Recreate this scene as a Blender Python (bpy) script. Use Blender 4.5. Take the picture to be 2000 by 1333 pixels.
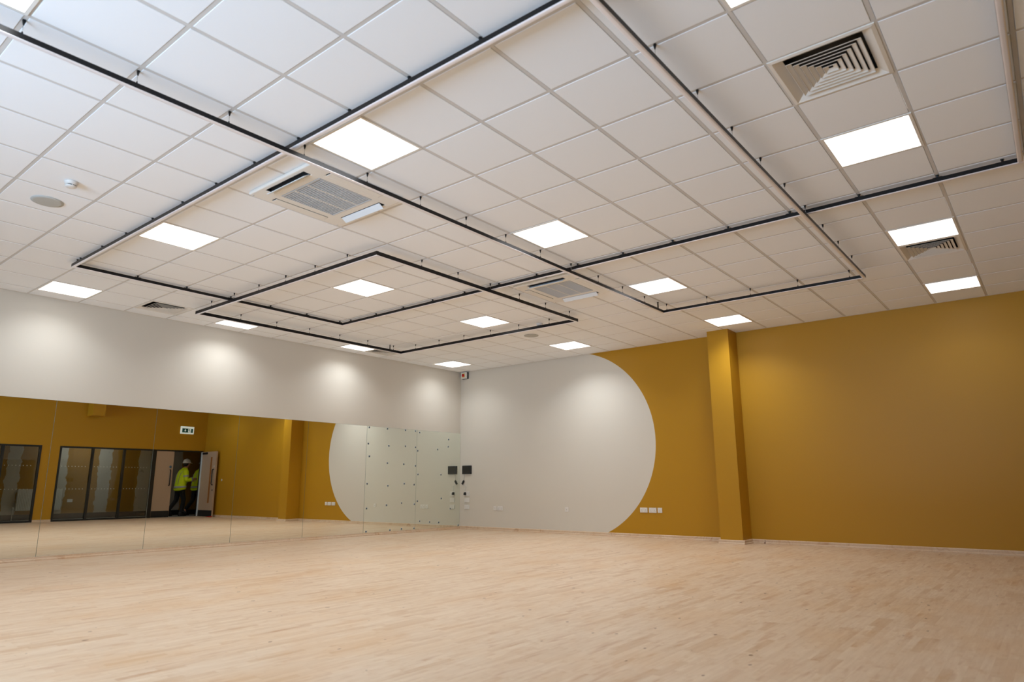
import bpy, bmesh, math, random
from mathutils import Vector, Matrix
random.seed(7)
for o in list(bpy.data.objects): bpy.data.objects.remove(o)
scn = bpy.context.scene
COL = scn.collection
PI = math.pi
R = math.radians

# ------------------------------------------------------------------ camera
YAW, PITCH, ROLL = -0.677, 0.21291, -0.0049
cam_d = bpy.data.cameras.new('camera')
cam = bpy.data.objects.new('camera', cam_d); COL.objects.link(cam)
_f = Vector((math.cos(PITCH)*math.sin(YAW), math.cos(PITCH)*math.cos(YAW), math.sin(PITCH)))
_r = Vector((math.cos(YAW), -math.sin(YAW), 0)); _u = _r.cross(_f)
_r2 = _r*math.cos(ROLL)+_u*math.sin(ROLL); _u2 = -_r*math.sin(ROLL)+_u*math.cos(ROLL)
cam.matrix_world = Matrix(((_r2.x,_u2.x,-_f.x,10.391),(_r2.y,_u2.y,-_f.y,-11.062),(_r2.z,_u2.z,-_f.z,0.909),(0,0,0,1)))
cam_d.sensor_width = 36; cam_d.sensor_fit = 'HORIZONTAL'; cam_d.lens = 36*1308.7/2000
cam_d.clip_start = 0.05
cam_d.dof.use_dof = True; cam_d.dof.focus_distance = 11.5; cam_d.dof.aperture_fstop = 2.2
scn.camera = cam
# ------------------------------------------------------------------ world, exposure
w = bpy.data.worlds.new('world'); scn.world = w; w.use_nodes = True
# added cool daylight, brighter below to lift the ceiling; enters by the added window
_t=w.node_tree; _tc=_t.nodes.new('ShaderNodeTexCoord'); _sp=_t.nodes.new('ShaderNodeSeparateXYZ'); _gt=_t.nodes.new('ShaderNodeMath'); _mx=_t.nodes.new('ShaderNodeMix')
_gt.operation='GREATER_THAN'; _gt.inputs[1].default_value=0.0; _mx.data_type='RGBA'
_t.links.new(_tc.outputs['Generated'],_sp.inputs[0]); _t.links.new(_sp.outputs[2],_gt.inputs[0]); _t.links.new(_gt.outputs[0],_mx.inputs[0])
_mx.inputs[6].default_value=(9.2,13.2,18.0,1); _mx.inputs[7].default_value=(2.4,3.3,4.4,1)
_t.links.new(_mx.outputs[2],_t.nodes['Background'].inputs[0])
scn.view_settings.view_transform = 'Standard'; scn.view_settings.look = 'None'
scn.view_settings.exposure = 0.0; scn.view_settings.gamma = 1
scn.view_settings.use_curve_mapping = False
scn.cycles.max_bounces = 12; scn.cycles.diffuse_bounces = 6; scn.cycles.glossy_bounces = 6
scn.cycles.transparent_max_bounces = 12
scn.cycles.caustics_reflective = True; scn.cycles.sample_clamp_indirect = 6
scn.cycles.use_denoising = True
LAMP_W = 9.5; LAMP_SPREAD = R(128); LAMP_COL = (0.935, 0.98, 1.02)
DAY=bpy.data.lights.new('added_daylight_portal','AREA'); DAY.shape='RECTANGLE'; DAY.size=4.2; DAY.size_y=2.3; DAY.cycles.is_portal=True  # portal sampling the added daylight at the added window
dayo=bpy.data.objects.new('added_daylight_portal',DAY); COL.objects.link(dayo); dayo.location=(7.3,-14.17,1.65); dayo.rotation_euler=(math.radians(90),0,0)

# ------------------------------------------------------------------ dimensions
H = 3.445; W = 11.5; YB = -14.1
TX, TY = 0.616, -8.117          # centre of the first lit tile
def tx(k): return TX-0.3+0.6*k  # tile boundaries
def ty(k): return TY-0.3+0.6*k

# ------------------------------------------------------------------ helpers
class MB:
    def __init__(s): s.v=[]; s.f=[]; s.mi=[]; s.sm=[]
    def add(s, vs, fs, mi=0, smooth=False):
        b=len(s.v); s.v += [tuple(p) for p in vs]
        for f in fs: s.f.append([b+i for i in f]); s.mi.append(mi); s.sm.append(smooth)
    def box(s, x0,x1,y0,y1,z0,z1, mi=0, M=None):
        vs=[Vector(p) for p in ((x0,y0,z0),(x1,y0,z0),(x1,y1,z0),(x0,y1,z0),(x0,y0,z1),(x1,y0,z1),(x1,y1,z1),(x0,y1,z1))]
        if M is not None: vs=[M@p for p in vs]
        s.add(vs, [(0,3,2,1),(4,5,6,7),(0,1,5,4),(1,2,6,5),(2,3,7,6),(3,0,4,7)], mi)
    def quad(s, a,b,c,d, mi=0): s.add([a,b,c,d], [(0,1,2,3)], mi)
    def lathe(s, prof, c=(0,0,0), n=24, mi=0, M=None, caps=True):
        vs=[]; fs=[]
        for (r,z) in prof:
            for i in range(n):
                a=2*PI*i/n; p=Vector((r*math.cos(a), r*math.sin(a), z))
                if M is not None: p=M@p
                vs.append(p+Vector(c))
        m=len(prof)
        for j in range(m-1):
            for i in range(n): fs.append((j*n+i, j*n+(i+1)%n, (j+1)*n+(i+1)%n, (j+1)*n+i))
        if caps: fs.append(tuple(range(n))[::-1]); fs.append(tuple((m-1)*n+i for i in range(n)))
        s.add(vs, fs, mi, True)
    def tube(s, pts, rad, n=8, mi=0, caps=True, flat=None):
        pts=[Vector(p) for p in pts]; rs = rad if isinstance(rad,(list,tuple)) else [rad]*len(pts)
        vs=[]; fs=[]; up=Vector((0,0,1)); prevx=None
        for k,p in enumerate(pts):
            t=(pts[min(k+1,len(pts)-1)]-pts[max(k-1,0)]).normalized()
            x = t.cross(up) if prevx is None else prevx-t*prevx.dot(t)
            if x.length<1e-4: x=t.cross(Vector((1,0,0)))
            x.normalize(); prevx=x; y=t.cross(x)
            ra = rs[k]; rx,ry = ra if isinstance(ra,(tuple,list)) else (ra,ra)
            for i in range(n):
                a=2*PI*i/n; vs.append(p+x*rx*math.cos(a)+y*ry*math.sin(a))
        m=len(pts)
        for j in range(m-1):
            for i in range(n): fs.append((j*n+i, j*n+(i+1)%n, (j+1)*n+(i+1)%n, (j+1)*n+i))
        if caps: fs.append(tuple(range(n))[::-1]); fs.append(tuple((m-1)*n+i for i in range(n)))
        s.add(vs, fs, mi, True)
    def rings(s, rings, n=24, mi=0, caps=True):
        """rings: (cx,cy,cz,rx,ry,tilt) horizontal ellipses bottom to top"""
        vs=[]; fs=[]
        for (cx,cy,cz,rx,ry,t) in rings:
            for i in range(n):
                a=2*PI*i/n; vs.append((cx+rx*math.cos(a), cy+ry*math.sin(a), cz+t*math.sin(a)))
        m=len(rings)
        for j in range(m-1):
            for i in range(n): fs.append((j*n+i, j*n+(i+1)%n, (j+1)*n+(i+1)%n, (j+1)*n+i))
        if caps: fs.append(tuple(range(n))[::-1]); fs.append(tuple((m-1)*n+i for i in range(n)))
        s.add(vs, fs, mi, True)
    def plate(s, us, vs_, void, t0, t1, fn, mi=0):
        """slab with openings: cells of the us x vs_ grid for which void(i,j) is false; fn(u,v,t) -> point"""
        nu,nv=len(us)-1,len(vs_)-1
        def solid(i,j): return 0<=i<nu and 0<=j<nv and not void(i,j)
        for i in range(nu):
            for j in range(nv):
                if not solid(i,j): continue
                a,b,c,d=us[i],us[i+1],vs_[j],vs_[j+1]
                s.quad(fn(a,c,t0),fn(b,c,t0),fn(b,d,t0),fn(a,d,t0),mi)
                s.quad(fn(a,c,t1),fn(a,d,t1),fn(b,d,t1),fn(b,c,t1),mi)
                if not solid(i-1,j): s.quad(fn(a,c,t0),fn(a,d,t0),fn(a,d,t1),fn(a,c,t1),mi)
                if not solid(i+1,j): s.quad(fn(b,c,t0),fn(b,c,t1),fn(b,d,t1),fn(b,d,t0),mi)
                if not solid(i,j-1): s.quad(fn(a,c,t0),fn(a,c,t1),fn(b,c,t1),fn(b,c,t0),mi)
                if not solid(i,j+1): s.quad(fn(a,d,t0),fn(b,d,t0),fn(b,d,t1),fn(a,d,t1),mi)
    def build(s, name, mats, parent=None, bevel=0, seg=2, loc=None, fix=True):
        me=bpy.data.meshes.new(name); me.from_pydata(s.v,[],s.f)
        if not isinstance(mats,(list,tuple)): mats=[mats]
        for m in mats: me.materials.append(m)
        for p,mi,sm in zip(me.polygons,s.mi,s.sm): p.material_index=mi; p.use_smooth=sm
        if fix:
            bm=bmesh.new(); bm.from_mesh(me); bmesh.ops.remove_doubles(bm,verts=bm.verts,dist=1e-5)
            bmesh.ops.recalc_face_normals(bm,faces=bm.faces); bm.to_mesh(me); bm.free()
        me.update()
        o=bpy.data.objects.new(name,me); COL.objects.link(o)
        if parent is not None: o.parent=parent
        if loc is not None: o.location=loc
        if bevel:
            md=o.modifiers.new('bevel','BEVEL'); md.width=bevel; md.segments=seg; md.limit_method='ANGLE'; md.angle_limit=R(40)
        return o

def thing(name, label, cat, loc=(0,0,0), rot=(0,0,0), group=None):
    o=bpy.data.objects.new(name,None); COL.objects.link(o); o.empty_display_size=0.05
    o.location=loc; o.rotation_euler=rot; o['label']=label; o['category']=cat
    if group: o['group']=group
    return o
def tag(o, label, cat, group=None, kind=None):
    o['label']=label; o['category']=cat
    if group: o['group']=group
    if kind: o['kind']=kind
    return o
def dup(root, loc, label, rot=None, group=None):
    r=root.copy(); COL.objects.link(r); r.location=loc; r['label']=label
    if rot is not None: r.rotation_euler=rot
    if group: r['group']=group
    for ch in list(root.children):
        c=ch.copy(); COL.objects.link(c); c.parent=r
        for g in list(ch.children):
            d=g.copy(); COL.objects.link(d); d.parent=c
    return r

# ------------------------------------------------------------------ materials
def srgb(r,g,b):
    f=lambda c: (c/255/12.92 if c/255<=0.04045 else ((c/255+0.055)/1.055)**2.4)
    return (f(r),f(g),f(b),1)
def mat(name, col, rough=0.5, metal=0.0, spec=0.5, coat=0.0, coat_r=0.2, emis=None, es=0.0):
    m=bpy.data.materials.new(name); m.use_nodes=True; b=m.node_tree.nodes['Principled BSDF']
    b.inputs['Base Color'].default_value=col; b.inputs['Roughness'].default_value=rough
    b.inputs['Metallic'].default_value=metal; b.inputs['Specular IOR Level'].default_value=spec
    b.inputs['Coat Weight'].default_value=coat; b.inputs['Coat Roughness'].default_value=coat_r
    if emis: b.inputs['Emission Color'].default_value=emis; b.inputs['Emission Strength'].default_value=es
    return m
class NT:
    def __init__(s,m): s.t=m.node_tree; s.n=s.t.nodes; s.l=s.t.links; s.b=s.n.get('Principled BSDF')
    def node(s,t,**k):
        n=s.n.new(t)
        for a,v in k.items(): setattr(n,a,v)
        return n
    def link(s,a,b): s.l.new(a,b)
    def math(s,op,a,b=None,c=None):
        n=s.node('ShaderNodeMath',operation=op)
        for i,x in enumerate((a,b,c)):
            if x is None: continue
            if isinstance(x,(int,float)): n.inputs[i].default_value=x
            else: s.link(x,n.inputs[i])
        return n.outputs[0]
    def mix(s,f,a,b,mode='MIX'):
        n=s.node('ShaderNodeMix',data_type='RGBA',blend_type=mode)
        for k,x in ((0,f),(6,a),(7,b)):
            if isinstance(x,(int,float,tuple)): n.inputs[k].default_value=x
            else: s.link(x,n.inputs[k])
        return n.outputs[2]
    def coords(s):
        tc=s.node('ShaderNodeTexCoord'); sp=s.node('ShaderNodeSeparateXYZ'); s.link(tc.outputs['Object'],sp.inputs[0])
        return tc.outputs['Object'],sp.outputs[0],sp.outputs[1],sp.outputs[2]
    def noise(s,vec,scale,detail=2,rough=0.5):
        n=s.node('ShaderNodeTexNoise'); n.inputs['Scale'].default_value=scale; n.inputs['Detail'].default_value=detail
        n.inputs['Roughness'].default_value=rough; s.link(vec,n.inputs['Vector']); return n.outputs[0]
    def bump(s,h,strength=0.1,dist=0.01):
        n=s.node('ShaderNodeBump'); n.inputs['Strength'].default_value=strength; n.inputs['Distance'].default_value=dist
        s.link(h,n.inputs['Height']); s.link(n.outputs[0],s.b.inputs['Normal'])
    def comb(s,x,y,z):
        n=s.node('ShaderNodeCombineXYZ')
        for i,v in enumerate((x,y,z)):
            if isinstance(v,(int,float)): n.inputs[i].default_value=v
            else: s.link(v,n.inputs[i])
        return n.outputs[0]

MUST = srgb(178,131,27); CREAM = srgb(212,206,194)
def paint(name,col,rough=0.42):
    m=mat(name,col,rough,spec=0.28); t=NT(m); v,x,y,z=t.coords()
    t.bump(t.noise(v,90,3),0.04,0.002); return m
M_must=paint('mustard_paint',MUST); M_cream=paint('cream_paint',CREAM,0.5)
# the far wall: mustard with a huge painted cream shape: straight to the corner on the left, round on the right
M_circle=paint('circle_mural_paint',MUST)
t=NT(M_circle); v,x,y,z=t.coords()
dx=t.math('SUBTRACT',x,2.992); dz=t.math('SUBTRACT',z,1.698)
inside=t.math('LESS_THAN',t.math('SQRT',t.math('ADD',t.math('MULTIPLY',dx,dx),t.math('MULTIPLY',dz,dz))),1.802)
left=t.math('LESS_THAN',x,2.992)
t.link(t.mix(t.math('MAXIMUM',inside,left),MUST,CREAM),t.b.inputs['Base Color'])

# ceiling tile
M_tile=mat('ceiling_tile',srgb(246,250,254),0.85,spec=0.3)
t=NT(M_tile); v,x,y,z=t.coords(); t.bump(t.noise(v,220,2),0.08,0.001)
M_tee=mat('white_tee_bar',srgb(212,211,209),0.5)
M_trim=mat('white_angle_trim',srgb(222,219,212),0.4)
M_white=mat('white_powder_coat',srgb(232,229,222),0.4)
M_cool=mat('cool_white_plastic',srgb(226,232,236),0.35)
M_plastic=mat('white_plastic',srgb(222,219,214),0.3)
M_groove=mat('dark_gap',srgb(30,30,32),0.6)
M_black=mat('black_anodised',srgb(14,12,13),0.36,spec=0.3)
M_blackm=mat('black_matt',srgb(16,16,18),0.5)
M_silver=mat('satin_aluminium',(0.90,0.90,0.95,1),0.33,metal=0.35)
M_wire=mat('steel_wire',(0.5,0.5,0.5,1),0.35,metal=1)
M_grille=mat('grey_grille',srgb(198,201,204),0.5)
M_gback=mat('grille_filter_grey',srgb(112,114,118),0.7)
M_duct=mat('duct_interior',srgb(14,16,18),0.5)
M_diff=mat('lit_diffuser',(0.9,0.9,0.9,1),0.5,emis=(1,0.985,0.965,1),es=2.2)
M_speaker=mat('grey_speaker_mesh',srgb(184,186,182),0.6)
M_frame=mat('black_window_frame',srgb(20,21,22),0.4)
M_door=mat('taupe_door_laminate',srgb(176,152,128),0.42)
M_lip=mat('pale_grey_edge_strip',srgb(190,198,200),0.35)
M_oak=mat('oak_bead',srgb(170,112,56),0.45)
M_screen=mat('dark_screen',srgb(44,45,47),0.18)
M_red=mat('red_plastic',srgb(190,20,14),0.35)
M_bluedot=mat('dark_blue_sticker',srgb(22,50,78),0.5)
M_halo=mat('clear_sticker_rim',srgb(200,206,202),0.4)
M_hivis=mat('hivis_yellow',srgb(214,240,10),0.7)
M_reflect=mat('reflective_tape',srgb(176,182,178),0.35)
M_cloth=mat('black_trouser_cloth',srgb(18,18,20),0.85)
M_skin=mat('skin',srgb(178,124,98),0.5)
M_hair=mat('dark_hair',srgb(26,20,18),0.6)
M_hat=mat('white_helmet_shell',srgb(236,234,230),0.3)
M_shoe=mat('black_leather',srgb(14,14,15),0.45)
M_green=mat('sign_green',srgb(10,94,84),0.4)
M_signw=mat('sign_white',srgb(222,228,220),0.4,emis=(0.9,1,0.95,1),es=0.35)
M_cfloor=mat('grey_vinyl_floor',srgb(150,150,146),0.4)
M_dark=mat('dark_skirting',srgb(24,25,26),0.5)
M_rad=mat('radiator_white',srgb(205,205,200),0.4)
M_blue=mat('blue_disc',srgb(80,110,130),0.4)
for mm in (M_must,M_circle,M_cream): pass

# timber floor: narrow strips running along y
def timber(name, base=1.0, rough=0.40, sw=0.048, along='y', planks=True):
    m=mat(name,srgb(214,178,140),rough,spec=0.28); t=NT(m); v,x,y,z=t.coords()
    if along=='y': a,b=x,y
    else: a,b=y,x
    if planks:
        row=t.math('FLOOR',t.math('DIVIDE',a,sw))
        wn=t.node('ShaderNodeTexWhiteNoise',noise_dimensions='1D'); t.link(row,wn.inputs['W'])
        off=t.math('MULTIPLY',wn.outputs[0],7.3)
        ln=t.math('ADD',t.math('MULTIPLY',wn.outputs[0],0.22),0.30)
        colf=t.math('FLOOR',t.math('DIVIDE',t.math('ADD',b,off),ln))
        wn2=t.node('ShaderNodeTexWhiteNoise',noise_dimensions='2D'); t.link(t.comb(row,colf,0),wn2.inputs['Vector'])
        tone=wn2.outputs[0]; tone2=wn2.outputs[1]
    else:
        tone=t.noise(v,2.0,2); row=0.0
    cr=t.node('ShaderNodeValToRGB'); t.link(tone,cr.inputs[0]); e=cr.color_ramp; e.interpolation='LINEAR'
    e.elements[0].position=0.0; e.elements[0].color=srgb(208,183,156)
    e.elements[1].position=1.0; e.elements[1].color=srgb(217,195,169)
    k=e.elements.new(0.06); k.color=srgb(200,171,141)
    k=e.elements.new(0.16); k.color=srgb(211,187,160)
    k=e.elements.new(0.55); k.color=srgb(214,191,165)
    # grain: stretched noise, shifted per strip
    gv=t.comb(t.math('MULTIPLY',a,26.0),t.math('MULTIPLY',b,2.2),t.math('MULTIPLY',tone,40.0))
    if along!='y': pass
    g=t.noise(gv,1.6,4,0.6)
    gr=t.node('ShaderNodeMapRange'); t.link(g,gr.inputs[0]); gr.inputs[1].default_value=0.35; gr.inputs[2].default_value=0.72
    c1=t.mix(t.math('MULTIPLY',gr.outputs[0],0.30),cr.outputs[0],srgb(178,138,104))
    # broad heartwood streaks
    sv=t.comb(t.math('MULTIPLY',a,12.0),t.math('MULTIPLY',b,2.2),t.math('MULTIPLY',tone,17.0))
    s1=t.noise(sv,1.0,3,0.55)
    sr=t.node('ShaderNodeMapRange'); t.link(s1,sr.inputs[0]); sr.inputs[1].default_value=0.58; sr.inputs[2].default_value=0.74
    c2=t.mix(t.math('MULTIPLY',sr.outputs[0],0.62),c1,srgb(172,126,90))
    bl=t.noise(t.comb(t.math('MULTIPLY',a,1.6),t.math('MULTIPLY',b,0.9),0.0),1.0,3,0.6)
    bm=t.node('ShaderNodeMapRange'); t.link(bl,bm.inputs[0]); bm.inputs[1].default_value=0.48; bm.inputs[2].default_value=0.70
    c2=t.mix(t.math('MULTIPLY',bm.outputs[0],0.34),c2,srgb(199,153,100))
    fg=t.noise(t.comb(t.math('MULTIPLY',a,15.0),t.math('MULTIPLY',b,8.0),t.math('MULTIPLY',tone,9.0)),1.0,3,0.6)
    fm=t.node('ShaderNodeMapRange'); t.link(fg,fm.inputs[0]); fm.inputs[1].default_value=0.55; fm.inputs[2].default_value=0.75
    c2=t.mix(t.math('MULTIPLY',fm.outputs[0],0.42),c2,srgb(182,138,90))
    # knots
    vo=t.node('ShaderNodeTexVoronoi'); vo.inputs['Scale'].default_value=1.0
    t.link(t.comb(t.math('MULTIPLY',a,8.5),t.math('MULTIPLY',b,5.6),0.0),vo.inputs['Vector'])
    sel=t.node('ShaderNodeSeparateXYZ'); t.link(vo.outputs['Color'],sel.inputs[0])
    kn=t.math('LESS_THAN',t.math('ADD',vo.outputs['Distance'],t.math('MULTIPLY',t.math('SUBTRACT',t.noise(t.comb(t.math('MULTIPLY',a,60.0),t.math('MULTIPLY',b,40.0),0.0),1.0,2),0.5),0.10)),t.math('ADD',0.025,t.math('MULTIPLY',sel.outputs[1],0.085)))
    kn=t.math('MULTIPLY',kn,t.math('GREATER_THAN',sel.outputs[0],0.30))
    c3=t.mix(t.math('MULTIPLY',kn,0.8),c2,srgb(84,46,22))
    if planks:
        fr=t.math('FRACT',t.math('DIVIDE',a,sw)); ed=t.math('GREATER_THAN',t.math('ABSOLUTE',t.math('SUBTRACT',fr,0.5)),0.488)
        fb=t.math('FRACT',t.math('DIVIDE',t.math('ADD',b,off),ln)); ed2=t.math('GREATER_THAN',t.math('ABSOLUTE',t.math('SUBTRACT',fb,0.5)),0.4965)
        c3=t.mix(t.math('MULTIPLY',t.math('MAXIMUM',ed,ed2),0.2),c3,srgb(140,100,66))
    t.link(c3,t.b.inputs['Base Color'])
    rr=t.math('ADD',t.math('MULTIPLY',g,0.12),rough-0.06); t.link(rr,t.b.inputs['Roughness'])
    t.bump(g,0.04,0.002)
    return m
M_floor=timber('maple_strip_floor')
M_skirt_x=timber('timber_skirting_along_x',along='x',planks=False,rough=0.42)
M_skirt_y=timber('timber_skirting_along_y',along='y',planks=False,rough=0.42)

def mirror_mat(name, tint, film):
    m=bpy.data.materials.new(name); m.use_nodes=True; t=NT(m); out=t.n['Material Output']
    t.n.remove(t.b)
    g=t.node('ShaderNodeBsdfGlossy'); g.inputs['Color'].default_value=tint; g.inputs['Roughness'].default_value=0.0
    if film>0:
        d=t.node('ShaderNodeBsdfDiffuse'); d.inputs['Color'].default_value=srgb(196,210,190)
        mx=t.node('ShaderNodeMixShader'); mx.inputs[0].default_value=film
        t.link(g.outputs[0],mx.inputs[1]); t.link(d.outputs[0],mx.inputs[2]); t.link(mx.outputs[0],out.inputs[0])
    else: t.link(g.outputs[0],out.inputs[0])
    return m
M_mirror=mirror_mat('mirror_silver',(0.86,0.88,0.83,1),0.0)
M_mirrorf=mirror_mat('filmed_mirror_silver',(0.88,0.92,0.85,1),0.045)
M_medge=mat('green_glass_edge',srgb(110,128,118),0.2)
M_glass=bpy.data.materials.new('window_glass'); M_glass.use_nodes=True
t=NT(M_glass); out=t.n['Material Output']; t.n.remove(t.b)
tr=t.node('ShaderNodeBsdfTransparent'); tr.inputs[0].default_value=(0.86,0.88,0.86,1)
gl=t.node('ShaderNodeBsdfGlossy'); gl.inputs['Roughness'].default_value=0.02
fr=t.node('ShaderNodeFresnel'); fr.inputs['IOR'].default_value=1.5
mx=t.node('ShaderNodeMixShader'); t.link(fr.outputs[0],mx.inputs[0]); t.link(tr.outputs[0],mx.inputs[1]); t.link(gl.outputs[0],mx.inputs[2]); t.link(mx.outputs[0],out.inputs[0])

# corridor wall: mustard paint with ragged bare plaster strips
M_corr=mat('half_stripped_plaster',MUST,0.6)
t=NT(M_corr); v,x,y,z=t.coords()
n1=t.noise(v,3.5,4,0.6); yy=t.math('ADD',y,t.math('MULTIPLY',t.math('SUBTRACT',n1,0.5),0.22))
mask=None
for (a,b) in ((-6.0,-5.65),(-4.93,-4.58),(-3.72,-3.38),(-2.52,-2.14),(-1.33,-0.86),(-0.24,0.10)):
    k=t.math('MULTIPLY',t.math('GREATER_THAN',yy,a),t.math('LESS_THAN',yy,b)); mask=k if mask is None else t.math('MAXIMUM',mask,k)
n2=t.noise(v,7.0,3,0.6); spots=t.math('GREATER_THAN',n2,0.69)
plc=t.mix(t.math('MULTIPLY',spots,0.45),srgb(176,170,160),srgb(110,96,74))
t.link(t.mix(mask,srgb(150,108,30),plc),t.b.inputs['Base Color'])

# ------------------------------------------------------------------ room shell
def struct(o,label,cat): return tag(o,label,cat,kind='structure')
b=MB(); b.box(0,W,YB,0,-0.06,0); fl=b.build('floor',M_floor); struct(fl,'pale maple strip floor running across the whole studio','floor')

b=MB(); b.box(-0.12,0,YB,0,0,H+0.25); struct(b.build('wall_left',M_cream),'cream painted wall above and behind the row of mirrors','wall')
b=MB(); b.box(-0.12,W+0.12,0,0.12,0,H+0.25); struct(b.build('wall_back',M_circle),'mustard far wall with huge cream round painted shape','wall')
b=MB(); b.plate([-0.12,5.2,9.4,W+0.12],[0,0.5,2.8,H+0.25],lambda i,j:i==1 and j==1,YB-0.12,YB,lambda u,v,t_:(u,t_,v)); struct(b.build('wall_front',M_must),'mustard wall behind the photographer','wall')
wn_=MB(); wn_.plate([5.2,5.26,6.57,6.63,7.97,8.03,9.34,9.4],[0.5,0.56,2.74,2.8],lambda i,j:j==1 and i%2==1,YB-0.09,YB-0.03,lambda u,v,t_:(u,t_,v))  # added window, sized and placed to bring daylight onto the ceiling
struct(wn_.build('window_3',M_frame),'unseen black framed window added for daylight behind the photographer','window')
# right wall with two glazed openings and a doorway (seen in the mirrors)
OPEN=[(-7.20,-4.62,2.07),(-4.18,-0.06,2.07)]
ys=[YB,-7.20,-4.62,-4.18,-0.06,2.6]; zs=[0,2.07,H+0.25]
b=MB(); b.plate(ys,zs,lambda i,j: j==0 and i in (1,3),W,W+0.14,lambda u,v,t_:(t_,u,v))
struct(b.build('wall_right',M_must),'mustard wall with glazed screens and doorway seen in the mirrors','wall')

# ceiling: suspended tiles between tee bars; fittings replace their own tile
LIGHTS=[(i,j) for i in range(4) for j in range(4)]+[(1,-1),(2,-1)]
VENTS=[(15,2),(15,9),(0,2),(0,9)]
HALF={(0,4),(0,8),(0,9)}     # half-width fittings by the mirror wall, the rest of their tile is plain
taken={(5*i,4*j) for i,j in LIGHTS}|set(VENTS)
b=MB()
nx0,nx1,ny0,ny1=-1,18,-11,13
b.box(0,W,YB,0,H+0.2,H+0.23,1)
xs=sorted({0.0,W}|{x for k in range(nx0,nx1+1) for x in (tx(k)-0.012,tx(k)+0.012) if 0<x<W})
# tee bars
for k in range(nx0,nx1+2):
    if 0.02<tx(k)<W-0.02: b.box(tx(k)-0.012,tx(k)+0.012,YB,0,H-0.001,H+0.03,1)
for k in range(ny0,ny1+2):
    if YB+0.02<ty(k)<-0.02:
        for i in range(nx0,nx1+1):
            x0=max(0,tx(i)+0.012); x1=min(W,tx(i+1)-0.012)
            if x1-x0>0.01: b.box(x0,x1,ty(k)-0.012,ty(k)+0.012,H-0.001,H+0.03,1)
for i in range(nx0,nx1+1):
    for j in range(ny0,ny1+1):
        if (i,j) in taken and (i,j) not in HALF: continue
        x0=max(0.0,tx(i)+(0.344 if (i,j) in HALF else 0.0145)); x1=min(W,tx(i+1)-0.0145); y0=max(YB,ty(j)+0.0135); y1=min(0.0,ty(j+1)-0.0135)
        if x1-x0<0.03 or y1-y0<0.03: continue
        d=0.002; zt=H-0.0032; zb=H+0.006
        b.add([(x0,y0,zb),(x1,y0,zb),(x1,y1,zb),(x0,y1,zb),(x0,y0,H-0.001),(x1,y0,H-0.001),(x1,y1,H-0.001),(x0,y1,H-0.001),
               (x0+d,y0+d,zt),(x1-d,y0+d,zt),(x1-d,y1-d,zt),(x0+d,y1-d,zt)],
              [(0,1,5,4),(1,2,6,5),(2,3,7,6),(3,0,4,7),(4,5,9,8),(5,6,10,9),(6,7,11,10),(7,4,8,11),(8,9,10,11)],0)
struct(b.build('ceiling',[M_tile,M_tee],fix=False),'white suspended ceiling of square tiles on a tee grid','ceiling')
b=MB()
b.box(0,0.022,YB,0,H-0.004,H-0.001)
struct(b.build('trim_1',M_trim),'thin white ceiling edge trim along the mirror wall','trim')
b=MB(); b.box(0,W,-0.022,0,H-0.004,H-0.001)
struct(b.build('trim_2',M_trim),'thin white ceiling edge trim along the circle wall','trim')

# pillar and the short bulkhead on the opposite wall
b=MB(); b.box(6.035,6.395,-0.385,0,0,H-0.004); struct(b.build('pillar',M_must),'square mustard pillar standing against the far wall','pillar')
b=MB(); b.box(W-0.4,W,-3.60,-3.27,2.95,H-0.004); struct(b.build('bulkhead',M_must),'short mustard bulkhead below the ceiling seen in the mirror','bulkhead')

# timber skirting: board with a small quarter bead in front
PROF=[(0,0),(0.03,0),(0.03,0.010),(0.026,0.018),(0.016,0.022),(0.016,0.052),(0.010,0.062),(0,0.062)]
def skirt_run(b,p0,p1,nrm,prof=PROF):
    p0=Vector(p0);p1=Vector(p1);nrm=Vector(nrm); n=len(prof); vs=[]
    for p in (p0,p1):
        for d,z in prof: vs.append(p+nrm*d+Vector((0,0,z)))
    fs=[(i,(i+1)%n,n+(i+1)%n,n+i) for i in range(n)]+[tuple(range(n))[::-1],tuple(range(n,2*n))]
    b.add(vs,fs)
b=MB()
skirt_run(b,(0,0,0),(6.035,0,0),(0,-1,0)); skirt_run(b,(6.395,0,0),(W,0,0),(0,-1,0))
skirt_run(b,(6.005,-0.385,0),(6.425,-0.385,0),(0,-1,0)); skirt_run(b,(6.035,0,0),(6.035,-0.385,0),(-1,0,0)); skirt_run(b,(6.395,0,0),(6.395,-0.385,0),(1,0,0))
struct(b.build('baseboard_back',M_skirt_x),'pale timber skirting along the circle wall and around the pillar','baseboard')
b=MB(); skirt_run(b,(0,YB,0),(0,0,0),(1,0,0),[(0,0),(0.034,0),(0.034,0.012),(0.028,0.022),(0.018,0.027),(0.016,0.046),(0.012,0.05),(0,0.05)])
struct(b.build('baseboard_left',M_skirt_y),'pale timber skirting under the mirrors','baseboard')
b=MB(); skirt_run(b,(W,YB,0),(W,-7.2,0),(-1,0,0)); skirt_run(b,(W,-4.62,0),(W,-4.18,0),(-1,0,0))
struct(b.build('baseboard_right',M_skirt_y),'pale timber skirting between the glazed screens seen in the mirror','baseboard')

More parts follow.
